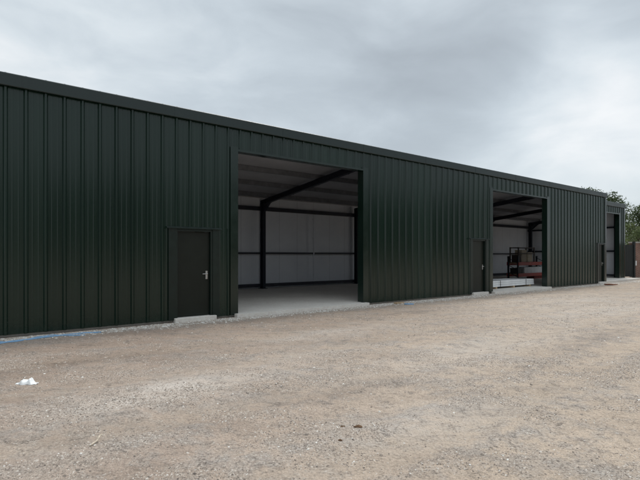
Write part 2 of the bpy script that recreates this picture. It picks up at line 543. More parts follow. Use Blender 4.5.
# loose stones, one mass
def scatter_stones(name, pts, sizes, tones, label, cat):
    base_v = np.array([(1, 0, 0), (0.31, 0.95, 0), (-0.81, 0.59, 0), (-0.81, -0.59, 0), (0.31, -0.95, 0), (0.45, 0.3, 0.75), (-0.5, 0.25, 0.7), (0.05, -0.5, 0.8)])
    base_f = [(0, 1, 5), (1, 2, 6), (1, 6, 5), (2, 3, 6), (3, 4, 7), (3, 7, 6), (4, 0, 7), (0, 5, 7), (5, 6, 7)]
    n = len(pts)
    k = len(base_v)
    V = np.repeat(base_v[None], n, 0) * (1 + 0.5 * (rng.random((n, k, 3)) - 0.5))
    asp = 0.7 + 0.6 * rng.random((n, 1, 3))
    asp[:, :, 2] = 0.45 + 0.45 * rng.random((n, 1))
    V = V * asp * sizes[:, None, None]
    a = rng.random(n) * 2 * PI
    ca, sa = np.cos(a)[:, None], np.sin(a)[:, None]
    x, y = V[..., 0] * ca - V[..., 1] * sa, V[..., 0] * sa + V[..., 1] * ca
    V = np.stack([x, y, V[..., 2]], -1)
    tilt = (rng.random((n, 1)) - 0.5) * 0.9
    V[..., 2] = V[..., 2] + x * tilt * 0.5
    z0 = ground_h(pts[:, 0], pts[:, 1])
    V += np.stack([pts[:, 0], pts[:, 1], z0 - 0.12 * sizes], -1)[:, None, :]
    Fc = (np.array(base_f)[None] + (np.arange(n) * k)[:, None, None]).reshape(-1, 3)
    me = np_mesh(name, V.reshape(-1, 3), Fc, 3)
    at_ = me.attributes.new('tone', 'FLOAT', 'POINT')
    at_.data.foreach_set('value', np.repeat(tones, k).astype(np.float32))
    me.materials.append(M['stone'])
    o = bpy.data.objects.new(name, me)
    COL.objects.link(o)
    tag(o, label, cat, None, 'stuff')
    return o


m, g, p, tc = material('stone', (0.3, 0.27, 0.24), 0.85, 0, 0.3)
tn = g.n('ShaderNodeAttribute', attribute_name='tone').outputs['Fac']
sc_ = g.ramp(tn, [(0.0, (0.11, 0.092, 0.080)), (0.25, (0.23, 0.192, 0.163)), (0.5, (0.37, 0.308, 0.256)), (0.75, (0.49, 0.428, 0.37)), (0.92, (0.58, 0.535, 0.485)), (1.0, (0.74, 0.72, 0.68))])
g.set(p, 'Base Color', g.mix(1.0, sc_, g.ramp(g.noise(tc.outputs['Object'], 70, 3, 0.6), [(0.3, 0.75), (0.7, 1.15)]), 'MULTIPLY'))
M['stone'] = m


def frustum_pts(n, d0, d1, power=1.0):
    # spread over the ground in front of the viewer, out past both sides
    d = np.sqrt(rng.random(n) * (d1 * d1 - d0 * d0) + d0 * d0)
    x = (rng.random(n) - 0.5) * 2 * 0.95 * d
    return np.stack([x, d], 1)


pl = []
q = frustum_pts(300000, 2.6, 7.5)
l_, b_ = lanes(*bt_coords(q[:, 0], q[:, 1]))
dens = fbm(q[:, 0] * 1.1, q[:, 1] * 2.2, 61, 4, 0.6) - 0.13 * l_ + 0.10 * b_
q = q[rng.random(len(q)) < np.clip((dens - 0.46) * 5.5, 0.05, 1.0)]
pl.append((q, 0.0036 + 0.0085 * rng.random(len(q)) ** 2.2))
q = frustum_pts(130000, 6.5, 18)
l_, b_ = lanes(*bt_coords(q[:, 0], q[:, 1]))
dens = fbm(q[:, 0] * 0.8, q[:, 1] * 1.6, 62, 4, 0.6) - 0.13 * l_ + 0.10 * b_
q = q[rng.random(len(q)) < np.clip((dens - 0.47) * 5.0, 0.03, 1.0)]
pl.append((q, 0.006 + 0.012 * rng.random(len(q)) ** 2.5))
q = frustum_pts(2600, 2.8, 16)
pl.append((q, 0.010 + 0.014 * rng.random(len(q)) ** 2))
pts = np.concatenate([a for a, b in pl])
siz = np.concatenate([b for a, b in pl])
t_, n_ = bt_coords(pts[:, 0], pts[:, 1])
keep = n_ < -0.25
pts, siz = pts[keep], siz[keep] * 0.9
ton = np.clip(0.47 + 0.22 * rng.standard_normal(len(pts)) + 0.22 * (rng.random(len(pts)) < 0.04), 0, 1)
scatter_stones('loose_gravel', pts, siz, ton, 'loose grey and tan gravel strewn over the brown yard', 'gravel')

# pale drainage stones along the foot of the wall
n_s = 34000
ts = rng.random(n_s) * 36 - 4
ns = -0.12 - np.abs(rng.standard_normal(n_s)) * 0.24
kp = (fbm(ts * 0.8, ns * 3, 88, 3) > 0.36) & ~((ts > 4.9) & (ts < 9.5) & (ns > -0.24)) & ~((ts > 16.5) & (ts < 21.4) & (ns > -0.24)) & ~((ts > 28.0) & (ns > -0.1))
ts, ns = ts[kp], ns[kp]
pp = np.stack([P0.x + ts * TV.x + ns * NV.x, P0.y + ts * TV.y + ns * NV.y], 1)
scatter_stones('foot_gravel', pp, 0.008 + 0.024 * rng.random(len(pp)) ** 1.8,
               np.clip(0.80 + 0.2 * rng.standard_normal(len(pp)), 0, 1), 'pale rubble and stones banked along the foot of the green wall', 'gravel')

# ------------------------------------------------------------------ the shed (local x along the front, y to the rear)
shed = empty('industrial_unit', P0, ANG)
tag(shed, 'long dark green metal clad shed with open bays, under one shallow roof', 'building')
T0, T1, T2 = -7.5, 28.0, 33.85       # left end, end of the flush front, right end
REC = 1.06                           # the last unit stands back
DEEP = 7.5
FLOOR = 0.09
PITCH, PHASE = 1.0 / 3.0, 0.08


def roof_z(n):
    return 4.955 - 0.105 * n


def rib_breaks(s0, s1, phase):
    out = {s0: None, s1: None}
    k = math.floor((s0 - phase) / PITCH) - 1
    res = []
    while phase + k * PITCH < s1 + PITCH:
        c = phase + k * PITCH
        for d, hgt in ((-0.043, 0), (-0.021, 0.032), (-0.017, 0.0355), (0.0, 0.0368), (0.017, 0.0355), (0.021, 0.032), (0.043, 0)):
            res.append((c + d, hgt))
        for mc in (c + PITCH / 3 + 0.004, c + 2 * PITCH / 3 - 0.004):
            for d, hgt in ((-0.017, 0), (-0.006, 0.0040), (0.006, 0.0040), (0.017, 0)):
                res.append((mc + d, hgt))
        k += 1
    ss = [a for a, b in res]
    hh = [b for a, b in res]
    ev = lambda s: float(np.interp(s, ss, hh))
    pts = [(s0, ev(s0))] + [(a, b) for a, b in res if s0 + 1e-4 < a < s1 - 1e-4] + [(s1, ev(s1))]
    return pts


def clad(mb, org, d, out, s0, s1, z0, ztop, phase=PHASE, thick=0.06):
    """ribbed sheet with a flat liner: org + d*s, ribs stand out along `out`; ztop may be a function of s"""
    zt = ztop if callable(ztop) else (lambda s: ztop)
    pts = rib_breaks(s0, s1, phase)
    org, d, out = Vector(org), Vector(d), Vector(out)
    n = len(pts)
    vs = []
    for s, h in pts:
        q = org + d * s + out * h
        vs += [(q.x, q.y, z0), (q.x, q.y, zt(s))]
    for s, h in pts:
        q = org + d * s - out * thick
        vs += [(q.x, q.y, z0), (q.x, q.y, zt(s))]
    b = 2 * n
    f0, f1 = [], []
    for i in range(n - 1):
        f0.append((2 * i, 2 * i + 2, 2 * i + 3, 2 * i + 1))
        f0.append((2 * i, b + 2 * i, b + 2 * i + 2, 2 * i + 2))
        f0.append((2 * i + 1, 2 * i + 3, b + 2 * i + 3, b + 2 * i + 1))
        f1.append((b + 2 * i, b + 2 * i + 1, b + 2 * i + 3, b + 2 * i + 2))
    f0.append((0, 1, b + 1, b))
    e = 2 * n - 2
    f0.append((e, b + e, b + e + 1, e + 1))
    mb.add(vs, f0, 0)
    o = len(mb.v) - len(vs)
    mb.f += [tuple(i + o for i in q) for q in f1]
    mb.mi += [1] * len(f1)


OPEN = [(5.0, 9.38), (16.64, 21.22)]
DOOR = [(3.38, 4.33), (15.22, 16.17), (26.98, 27.78)]
OZ, DZ, ZB, ZT = 4.24, 2.19, 0.05, 4.86
GM = [M['green'], M['liner']]

# front wall of the flush part, cut round bays and doors
mb = MB()
cuts = sorted([(a, b, OZ) for a, b in OPEN] + [(a, b, DZ) for a, b in DOOR])
s = T0
X_, O_ = (1, 0, 0), (0, -1, 0)
for a, b, z in cuts:
    clad(mb, (0, 0, 0), X_, O_, s, a, ZB, ZT)
    clad(mb, (0, 0, 0), X_, O_, a, b, z, ZT)
    s = b
clad(mb, (0, 0, 0), X_, O_, s, T1, ZB, ZT)
mb.build('front_wall', GM, shed)

# set-back front of the last unit
OPEN3 = (28.75, 32.95)
ZT3 = ZT - 0.155
OZ3 = OZ - 0.03
mb = MB()
clad(mb, (0, REC, 0), X_, O_, T1 + 0.002, OPEN3[0], ZB, ZT3)
clad(mb, (0, REC, 0), X_, O_, OPEN3[0], OPEN3[1], OZ3, ZT3)
clad(mb, (0, REC, 0), X_, O_, OPEN3[1], T2, ZB, ZT3)
mb.build('recessed_wall', GM, shed)
mb = MB()
clad(mb, (T1, 0, 0), (0, 1, 0), (1, 0, 0), 0.063, REC - 0.04, ZB, lambda s_: roof_z(s_) - 0.01, 0.2)
mb.build('return_wall', GM, shed)
mb = MB()
clad(mb, (T2, 0, 0), (0, 1, 0), (1, 0, 0), REC + 0.063, DEEP, ZB, lambda s_: roof_z(s_) - 0.01, 0.2)
mb.build('gable_wall', GM, shed)
mb = MB()
clad(mb, (T0, 0, 0), (0, 1, 0), (-1, 0, 0), 0.063, DEEP, ZB, lambda s_: roof_z(s_) - 0.01, 0.2)
mb.build('gable_wall', GM, shed)
mb = MB()
clad(mb, (0, DEEP + 0.063, 0), X_, (0, 1, 0), T0, T2, ZB, roof_z(DEEP + 0.06) - 0.01)
mb.build('rear_wall', GM, shed)

# roof: underside liner, ribbed top
mb = MB()
def roof_piece(x0, x1, n0, n1):
    vs, f0, f1 = [], [], []
    pts = rib_breaks(x0, x1, PHASE)
    k = len(pts)
    for n_ in (n0, n1):
        for s_, h in pts:
            vs.append((s_, n_, roof_z(n_) + 0.07 + h))
    for n_ in (n0, n1):
        for s_, h in pts:
            vs.append((s_, n_, roof_z(n_)))
    for i in range(k - 1):
        f0.append((i, i + 1, k + i + 1, k + i))
        f1.append((2 * k + i, 3 * k + i, 3 * k + i + 1, 2 * k + i + 1))
        f0.append((i, 2 * k + i, 2 * k + i + 1, i + 1))
        f0.append((k + i, k + i + 1, 3 * k + i + 1, 3 * k + i))
    f0 += [(0, k, 3 * k, 2 * k), (k - 1, 3 * k - 1, 4 * k - 1, 2 * k - 1)]
    mb.add(vs, f0, 0)
    o = len(mb.v) - len(vs)
    mb.f += [tuple(i + o for i in q_) for q_ in f1]
    mb.mi += [1] * len(f1)
roof_piece(T0 - 0.05, T1, -0.03, DEEP + 0.25)
roof_piece(T1, T2 + 0.05, REC - 0.03, DEEP + 0.25)
mb.build('roof', [M['green'], M['soffit']], shed)

# eaves flashing: folded strip in 3 m lengths with narrow joint straps
def flashing(x0, x1, y, zb, zt, nm):
    mb = MB()
    prof = [(y - 0.040, zb), (y - 0.088, zb), (y - 0.092, zb + 0.012), (y - 0.090, zt - 0.024), (y - 0.086, zt - 0.014), (y - 0.074, zt - 0.003), (y - 0.060, zt), (y + 0.30, zt + 0.012), (y + 0.30, zt + 0.002), (y - 0.040, zt - 0.02)]
    mb.extrude_x(prof, x0, x1)
    q_ = x0 + 1.9
    while q_ < x1 - 0.4:
        mb.extrude_x([(a - 0.0025 if a < y else a, b) for a, b in prof[1:5]] + [(y - 0.05, zt - 0.03), (y - 0.05, zb + 0.01)], q_, q_ + 0.10)
        q_ += 3.0
    return mb.build(nm, M['eaves'], shed)
flashing(T0 - 0.06, T1 + 0.06, 0, 4.80, 5.05, 'eaves_flashing')
flashing(T1 + 0.07, T2 + 0.06, REC, 4.80 - 0.155, 4.90, 'eaves_flashing')

# corner trims
def corner_trim(t, y, z1, sgn):
    mb = MB()
    a, b = (t - 0.13, t + 0.045) if sgn > 0 else (t - 0.045, t + 0.13)
    mb.box(a, b, y - 0.045, y - 0.0385, ZB - 0.01, z1)
    if sgn > 0:
        mb.box(b - 0.007, b, y - 0.038, y + 0.13, ZB - 0.01, z1)
    else:
        mb.box(a, a + 0.007, y - 0.038, y + 0.13, ZB - 0.01, z1)
    mb.build('corner_trim', M['trim'], shed)
corner_trim(T1, 0, 4.795, 1)
corner_trim(T2, REC, 4.64, 1)

# flashings lining each vehicle bay: face strips, reveals, head
def bay_trim(a, b, y, z):
    mb = MB()
    w = 0.21
    yf = y - 0.045
    for s0, s1, r0, r1 in ((a - w, a + 0.004, a, a + 0.006), (b - 0.004, b + w, b - 0.006, b)):
        mb.box(s0, s1, yf, yf + 0.006, 0.06, z + 0.10)
        mb.box(r0, r1, yf + 0.006, y + 0.17, 0.10, z - 0.006)
        mb.box(r0 - 0.03 if r0 == a else r0, r1 if r0 == a else r1 + 0.03, y + 0.17, y + 0.21, 0.10, z)
    mb.box(a + 0.0045, b - 0.0045, yf, yf + 0.006, z - 0.012, z + 0.045)
    mb.box(a + 0.0065, b - 0.0065, yf + 0.006, y + 0.22, z - 0.006, z)
    mb.build('opening_trim', M['trim'], shed)
for a, b in OPEN:
    bay_trim(a, b, 0, OZ)
bay_trim(*OPEN3, REC, OZ3)

# personnel doors
def door(a, b, trim_l, trim_r):
    leaf_a, leaf_b = a + 0.055, b - 0.075
    mb = MB()
    mb.box(leaf_a, leaf_b, 0.045, 0.088, 0.105, DZ - 0.05)
    mb.box(leaf_a + 0.004, leaf_b - 0.004, 0.041, 0.045, 0.11, 0.16)
    d = mb.build('door', M['door'], shed, bevel=0.003)
    mb = MB()
    mb.box(a, leaf_a - 0.004, -0.030, 0.09, 0.10, DZ - 0.001)
    mb.box(leaf_b + 0.004, b, -0.030, 0.09, 0.10, DZ - 0.001)
    mb.box(leaf_a - 0.004, leaf_b + 0.004, -0.030, 0.09, DZ - 0.046, DZ - 0.001)
    for s0, s1 in ((a - trim_l, a + 0.02), (b - 0.02, b + trim_r)):
        mb.box(s0, s1, -0.046, -0.0395, 0.05, DZ + 0.02)
    mb.build('door_frame', M['frame'], d, bevel=0.002)
    mb = MB()
    mb.extrude_x([(-0.040, DZ + 0.024), (-0.085, DZ + 0.010), (-0.085, DZ + 0.028), (-0.040, DZ + 0.06)], a - trim_l - 0.05, b + trim_r + 0.05)
    mb.build('drip_strip', M['frame'], d)
    mb = MB()
    hx = leaf_b - 0.075
    mb.box(hx - 0.026, hx + 0.026, 0.028, 0.041, 0.99, 1.19)
    mb.tube([(hx, 0.03, 1.12), (hx, -0.022, 1.12)], 0.011, 10)
    mb.tube([(hx + 0.006, -0.022, 1.12), (hx - 0.05, -0.028, 1.12), (hx - 0.125, -0.020, 1.116)], 0.010, 10)
    mb.tube([(hx, 0.03, 1.035), (hx, 0.015, 1.035)], 0.014, 12)
    mb.build('handle', M['silver'], d, bevel=0.002)
    for hz in (0.35, 1.15, 1.9):
        mb = MB()
        mb.tube([(leaf_a - 0.004, 0.036, hz), (leaf_a - 0.004, 0.036, hz + 0.10)], 0.008, 8)
        mb.build('hinge', M['frame'], d)
    mb = MB()
    mb.box(a - 0.04, b + 0.05, -0.13, 0.09, -0.06, 0.10)
    mb.build('door_step', M['concrete'], shed, bevel=0.012)
door(*DOOR[0], 0.17, 0.16)
door(*DOOR[1], 0.15, 0.13)
door(*DOOR[2], 0.13, 0.09)

# floor slab with a lip out of each bay
mb = MB()
mb.box(T0 + 0.1, T2 - 0.1, 0.09, DEEP - 0.002, -0.08, FLOOR)
mb.build('floor_slab', M['concrete'], shed)
for a, b, y in ((*OPEN[0], 0), (*OPEN[1], 0), (*OPEN3, REC)):
    mb = MB()
    n_ = 24
    prof = []
    for i in range(n_ + 1):
        s_ = a - 0.10 + (b - a + 0.22) * i / n_
        prof.append((s_, y - 0.20 - 0.03 * random.random()))
    vs = [(x, yy, -0.08) for x, yy in prof] + [(x, yy + 0.012, FLOOR - 0.002) for x, yy in prof] + [(x, (y - 0.05 if (x < a + 0.01 or x > b - 0.01) else y + 0.088), -0.08) for x, yy in prof] + [(x, (y - 0.05 if (x < a + 0.01 or x > b - 0.01) else y + 0.088), FLOOR - 0.002) for x, yy in prof]
    k = n_ + 1
    fs = []
    for i in range(n_):
        fs += [(i, i + 1, k + i + 1, k + i), (k + i, k + i + 1, 3 * k + i + 1, 3 * k + i), (2 * k + i, 3 * k + i, 3 * k + i + 1, 2 * k + i + 1), (i, 2 * k + i, 2 * k + i + 1, i + 1)]
    fs += [(0, k, 3 * k, 2 * k), (n_, 2 * k + n_, 3 * k + n_, k + n_)]
    mb.add(vs, fs)
    mb.build('threshold', M['concrete'], shed)

# steel frame
FR = [-1.65, 4.2, 10.05, 15.7, 22.35, 27.6, 33.45]
for t in FR:
    tt_ = min(max(t, T0 + 0.3), T2 - 0.36)
    nf = 0.50 if t < T1 else REC + 0.30
    mb = MB()
    for w_, h_, oy in ((0.145, 0.014, -0.12), (0.145, 0.014, 0.106)):
        mb.box(tt_ - w_ / 2, tt_ + w_ / 2, 7.18 + oy, 7.18 + oy + h_, FLOOR, roof_z(7.18) - 0.20)
    mb.box(tt_ - 0.006, tt_ + 0.006, 7.075, 7.285, FLOOR, roof_z(7.18) - 0.20)
    mb.box(tt_ - 0.14, tt_ + 0.14, 7.00, 7.36, FLOOR, FLOOR + 0.02)
    mb.build('column', M['navy'], shed)
    mb = MB()
    for oy in (-0.12, 0.106):
        mb.box(tt_ - 0.085, tt_ + 0.085, nf + oy, nf + oy + 0.014, FLOOR, roof_z(nf) - 0.45)
    mb.box(tt_ - 0.006, tt_ + 0.006, nf - 0.105, nf + 0.105, FLOOR, roof_z(nf) - 0.45)
    mb.build('column', M['navy'], shed)
    mb = MB()
    za, zb_ = roof_z(nf - 0.15) - 0.285, roof_z(7.3) - 0.285
    mb.ibeam((tt_, nf - 0.15, za), (tt_, 7.3, zb_), 0.13, 0.21)
    # haunch at the rear, cleats for the purlins
    mb.add([(tt_ - 0.05, 7.06, zb_ - 0.12), (tt_ - 0.05, 7.06, zb_ - 0.42), (tt_ - 0.05, 6.55, zb_ - 0.02),
            (tt_ + 0.05, 7.06, zb_ - 0.12), (tt_ + 0.05, 7.06, zb_ - 0.42), (tt_ + 0.05, 6.55, zb_ - 0.02)],
           [(0, 1, 2), (3, 5, 4), (0, 3, 4, 1), (1, 4, 5, 2), (2, 5, 3, 0)])
    for pn in (1.5, 3.2, 4.9, 6.6):
        if pn > nf:
            mb.box(tt_ - 0.05, tt_ + 0.05, pn + 0.036, pn + 0.048, roof_z(pn) - 0.185, roof_z(pn) - 0.03)
            mb.beam((tt_ + 0.06, pn, roof_z(pn) - 0.16), (tt_ + 0.06, pn - 0.02, roof_z(pn) - 0.40), 0.045, 0.02)
    mb.build('rafter', M['navy'], shed)
for pn in (1.5, 3.2, 4.9, 6.6):
    mb = MB()
    zz = roof_z(pn)
    prof = [(pn - 0.030, zz - 0.178), (pn + 0.035, zz - 0.182), (pn + 0.035, zz - 0.176), (pn - 0.024, zz - 0.172), (pn - 0.024, zz - 0.012), (pn + 0.035, zz - 0.010), (pn + 0.035, zz - 0.006), (pn - 0.030, zz - 0.004)]
    mb.extrude_x(prof, T0 + 0.1, T2 - 0.1)
    mb.build('purlin', M['galv'], shed)
for zz, hh in ((0.22, 0.14), (1.66, 0.08), (3.66, 0.17)):
    mb = MB()
    mb.box(T0 + 0.1, T2 - 0.34, 7.30, 7.46, zz - hh / 2, zz + hh / 2)
    mb.build('rail', M['railgrey'], shed)
for zz in (0.24, 1.84, 3.42):
    mb = MB()
    mb.box(T2 - 0.22, T2 - 0.08, REC + 0.35, DEEP - 0.02, zz - 0.055, zz + 0.055)
    mb.build('rail', M['navy'], shed)
for zz in (1.2, 2.6):           # sheeting rails behind the front, between the frames
    for a, b in ((T0 + 0.1, 3.2), (9.6, 15.0), (21.45, 26.8)):
        mb = MB()
        mb.box(a, b, 0.07, 0.21, zz - 0.05, zz + 0.05)
        mb.build('rail', M['galv'], shed)
for a, b in ((9.6, 16.4), (T0 + 0.1, 4.8), (21.45, 27.8)):
    mb = MB()
    mb.box(a, b, 0.07, 0.27, 4.30, 4.46)
    mb.build('rail', M['galv'], shed)
# pale drain pipes on the rear wall between frames
for t in (12.95, 24.6):
    mb = MB()
    mb.tube([(t, 7.25, 0.3), (t, 7.25, 3.5)], 0.032, 10)
    for zz in (0.6, 1.5, 2.4, 3.3):
        mb.box(t - 0.05, t + 0.05, 7.25, 7.31, zz, zz + 0.03)
    mb.build('pipe', M['liner'], shed, smooth=False)


def W(t, n, z=0.0):
    q_ = P0 + TV * t + NV * n
    return Vector((q_.x, q_.y, z))


# ------------------------------------------------------------------ things in the second bay
pack = empty('panel_pack', W(19.25, 1.08, FLOOR), ANG)
tag(pack, 'long white wrapped pack of panels lying on bearers inside the second bay', 'panel pack')
mb = MB()
for k in range(3):
    mb.box(-1.62 + 0.012 * k, 1.95 - 0.02 * k, -0.5, 0.5, 0.085 + 0.092 * k, 0.085 + 0.092 * (k + 1) - 0.006)
mb.build('wrapped_panel', M['white_wrap'], pack, bevel=0.012)
for x in (-1.3, 0.15, 1.6):
    mb = MB()
    mb.box(x - 0.05, x + 0.05, -0.5, 0.5, 0, 0.084)
    mb.build('bearer', M['timber'], pack, bevel=0.004)
for x in (-1.0, 1.2):
    mb = MB()
    mb.box(x - 0.02, x + 0.02, -0.503, 0.503, 0.083, 0.366)
    mb.build('strap', M['black'], pack)

RT, RN = 27.55, 3.95
rack = empty('storage_rack', W(RT, RN, FLOOR), ANG)
tag(rack, 'red beamed storage rack of mixed goods standing inside the second bay', 'rack')
RW, RD = 1.72, 0.62
for x in (-RW, RW):
    mb = MB()
    for y in (0, RD):
        mb.box(x - 0.05, x + 0.05, y - 0.04, y + 0.04, 0, 1.42)
    for k in range(3):
        mb.beam((x, 0, 0.15 + 0.42 * k), (x, RD, 0.45 + 0.42 * k), 0.03, 0.03)
    mb.build('upright', M['navy'], rack)
for zz in (0.18, 0.86):
    for y in (-0.055, RD + 0.055):
        mb = MB()
        mb.box(-RW - 0.05, RW + 0.05, y - 0.025, y + 0.025, zz, zz + 0.20)
        mb.build('beam', M['red'], rack, bevel=0.006)
    mb = MB()
    mb.box(-RW + 0.06, RW - 0.06, -0.025, RD + 0.025, zz + 0.12, zz + 0.16)
    mb.build('shelf', M['timber'], rack)


def load(nm, label, cat, x0, x1, y0, y1, z0, z1, mat, group=None, lidded=True):
    c = ((x0 + x1) / 2, (y0 + y1) / 2)
    q_ = P0 + TV * (RT + c[0]) + NV * (RN + c[1])
    mb = MB()
    a, b = (x1 - x0) / 2, (y1 - y0) / 2
    h = z1 - z0
    mb.box(-a, a, -b, b, 0, h)
    if lidded:
        mb.box(-a - 0.012, a + 0.012, -b - 0.012, b + 0.012, h - 0.07, h - 0.005)
        for s_ in (-1, 1):
            mb.box(s_ * a * 0.6 - 0.04, s_ * a * 0.6 + 0.04, -b - 0.016, b + 0.016, 0.004, h - 0.08)
    o = mb.build(nm, mat, None, bevel=0.008)
    o.location = (q_.x, q_.y, FLOOR + z0)
    o.rotation_euler = (0, 0, ANG)
    return tag(o, label, cat, group)


load('board_pack', 'white pack of boards on the lower shelf of the red rack', 'board pack', -0.95, 1.62, 0.02, 0.6, 0.345, 0.74, M['white_wrap'], None, False)
load('crate', 'black tub at the left end of the lower rack shelf', 'crate', -1.6, -1.05, 0.05, 0.58, 0.345, 0.70, M['black'])
load('carton', 'taller beige carton inside the open frame on the red rack', 'carton', -1.18, -0.60, 0.07, 0.50, 1.065, 1.80, M['card'])
load('carton', 'shorter beige carton inside the open frame on the red rack', 'carton', -0.50, 0.12, 0.07, 0.50, 1.065, 1.66, M['card'])
q = P0 + TV * RT + NV * RN
stl = empty('stillage', (q.x, q.y, FLOOR + 1.022), ANG)
tag(stl, 'open dark framed stillage holding cartons on top of the red rack', 'stillage')
mb = MB()
for x in (-1.62, 0.24):
    for y in (0.03, 0.56):
        mb = MB()
        mb.box(x - 0.03, x + 0.03, y - 0.03, y + 0.03, 0, 0.94)
        mb.build('post', M['case'], stl)
for zz in (0.0, 0.52, 0.87):
    mb = MB()
    for y in (0.03, 0.56):
        mb.box(-1.59, 0.21, y - 0.02, y + 0.02, zz + 0.003, zz + (0.035 if zz == 0 else 0.06))
    for x in (-1.62, 0.24):
        mb.box(x - 0.02, x + 0.02, 0.06, 0.53, zz + 0.003, zz + (0.035 if zz == 0 else 0.06))
    mb.build('rail', M['case'], stl)
load('case', 'dark brown case at the left inside the open frame on the rack', 'case', -1.56, -1.24, 0.07, 0.50, 1.065, 1.5, M['case'])
load('crate', 'dull red crate on the floor under the right half of the rack', 'crate', 0.3, 1.5, 0.05, 0.55, 0.0, 0.17, M['redbox'], None, False)

# ------------------------------------------------------------------ beyond the shed
# dark gate, brick wall with coping, white box
gate = empty('yard_gate', at_depth(628.2, 32.3), 0.0)
gdir = math.atan2(0.55, 1.0)
gate.rotation_euler = (0, 0, 0.30)
tag(gate, 'dark boarded yard gate between the shed and the brick wall', 'gate')
mb = MB()
for k in range(8):
    mb.box(-0.36 + 0.1 * k, -0.265 + 0.1 * k, -0.02 + 0.004 * (k % 2), 0.02, 0.07, 2.30)
mb.build('board', M['gate'], gate)
for x in (-0.45, 0.52):
    mb = MB()
    mb.box(x - 0.07, x + 0.07, -0.07, 0.07, 0, 2.52)
    mb.build('post', M['gate'], gate)
for zz in (0.3, 1.2, 2.1):
    mb = MB()
    mb.box(-0.36, 0.44, 0.025, 0.06, zz - 0.05, zz + 0.05)
    mb.build('rail', M['gate'], gate)

bw = empty('brick_wall', at_depth(632.2, 33.0), -0.10)
tag(bw, 'red brick yard wall with weathered coping at the far right end', 'wall')
mb = MB()
mb.box(0, 14, 0, 0.33, -0.1, 2.42)
mb.box(0, 0.44, -0.08, 0.36, -0.1, 2.42)
mb.build('brickwork', M['brick'], bw)
mb = MB()
for k in range(16):
    mb.box(-0.06 + 0.9 * k, 0.83 + 0.9 * k, -0.11, 0.41, 2.42, 2.52 + 0.008 * random.random())
mb.build('coping', M['coping'], bw, bevel=0.012)
mbx = empty('meter_box', at_depth(633.6, 32.86, 0.83), -0.10)
tag(mbx, 'small white meter box fixed on the brick wall', 'meter box')
mb = MB()
mb.box(-0.10, 0.16, -0.10, 0.02, 0, 0.33)
mb.build('casing', M['white_paint'], mbx, bevel=0.015)
mb = MB()
mb.box(-0.08, 0.14, -0.112, -0.101, 0.025, 0.305)
mb.build('lid', M['white_paint'], mbx, bevel=0.004)


# ------------------------------------------------------------------ trees
def leaf_cloud(name, centers, radii, n_each, size, mat, parent, flat=0.75):
    Vs, Ts = [], []
    for c, r in zip(centers, radii):
        n = max(8, int(n_each * r * r))
        d = rng.standard_normal((n, 3))
        d /= np.linalg.norm(d, axis=1, keepdims=True)
        rr = r * (0.35 + 0.75 * rng.random((n, 1)) ** 0.6)
        pos = d * rr * np.array([1, 1, flat]) + np.array(c) + rng.standard_normal((n, 3)) * size * 0.5
        a = rng.standard_normal((n, 3))
        a /= np.linalg.norm(a, axis=1, keepdims=True)
        b = np.cross(a, rng.standard_normal((n, 3)))
        b /= np.linalg.norm(b, axis=1, keepdims=True) + 1e-9
        s = size * (0.6 + 0.8 * rng.random((n, 1)))
        Vs.append(np.stack([pos - a * s, pos + b * s * 0.45, pos + a * s, pos - b * s * 0.45], 1))
        base = rng.random()
        Ts.append(np.repeat(np.clip(base * 0.6 + 0.4 * rng.random(n), 0, 1), 4))
    V = np.concatenate(Vs).reshape(-1, 3)
    Fc = np.arange(len(V)).reshape(-1, 4)
    me = np_mesh(name, V, Fc, 4)
    a_ = me.attributes.new('tone', 'FLOAT', 'POINT')
    a_.data.foreach_set('value', np.concatenate(Ts).astype(np.float32))
    me.materials.append(mat)
    o = bpy.data.objects.new(name, me)
    COL.objects.link(o)
    o.parent = parent
    return o


def tree(loc, h, spread, label, mat, dens=34, size=0.17, clumps=26, crown_base=0.3, name='tree', group=None):
    root = empty(name, loc, random.random() * 6)
    tag(root, label, 'tree' if name == 'tree' else 'shrub', group)
    mb = MB()
    r0 = 0.035 * h * 0.6
    trunk = [(0, 0, -0.1), (0.05 * h * 0.2, 0.02 * h * 0.2, h * 0.25), (-0.02 * h * 0.3, 0.03 * h, h * 0.5), (0.03 * h * 0.4, 0.01 * h, h * 0.8), (0.0, 0.0, h * 0.93)]
    mb.tube(trunk, [r0, r0 * 0.8, r0 * 0.6, r0 * 0.3, r0 * 0.1], 8)
    cs, rs = [], []
    for i in range(clumps):
        f = crown_base + (1.0 - crown_base) * ((i + 0.5) / clumps)
        a = i * 2.399 + random.random() * 0.7
        prof = math.sin(PI * min(1, (f - crown_base) / (1 - crown_base) * 0.86 + 0.12)) ** 0.7
        rad = spread * prof * (0.45 + 0.55 * random.random())
        c = Vector((math.cos(a) * rad, math.sin(a) * rad, h * f * 0.95 + (random.random() - 0.5) * h * 0.06))
        st = Vector((0, 0, max(h * 0.18, c.z - rad * 0.8 - h * 0.04)))
        mid = st.lerp(c, 0.55) + Vector((0, 0, 0.04 * h))
        mb.tube([st, mid, c], [r0 * 0.34, r0 * 0.2, r0 * 0.05], 5)
        cs.append(c)
        rs.append(spread * (0.22 + 0.2 * random.random()))
    mb.build('trunk', M['bark'], root, smooth=True)
    leaf_cloud('crown', cs, rs, dens, size, mat, root)
    return root


def up(py, d):
    return EYE + (HY - py) / F * d


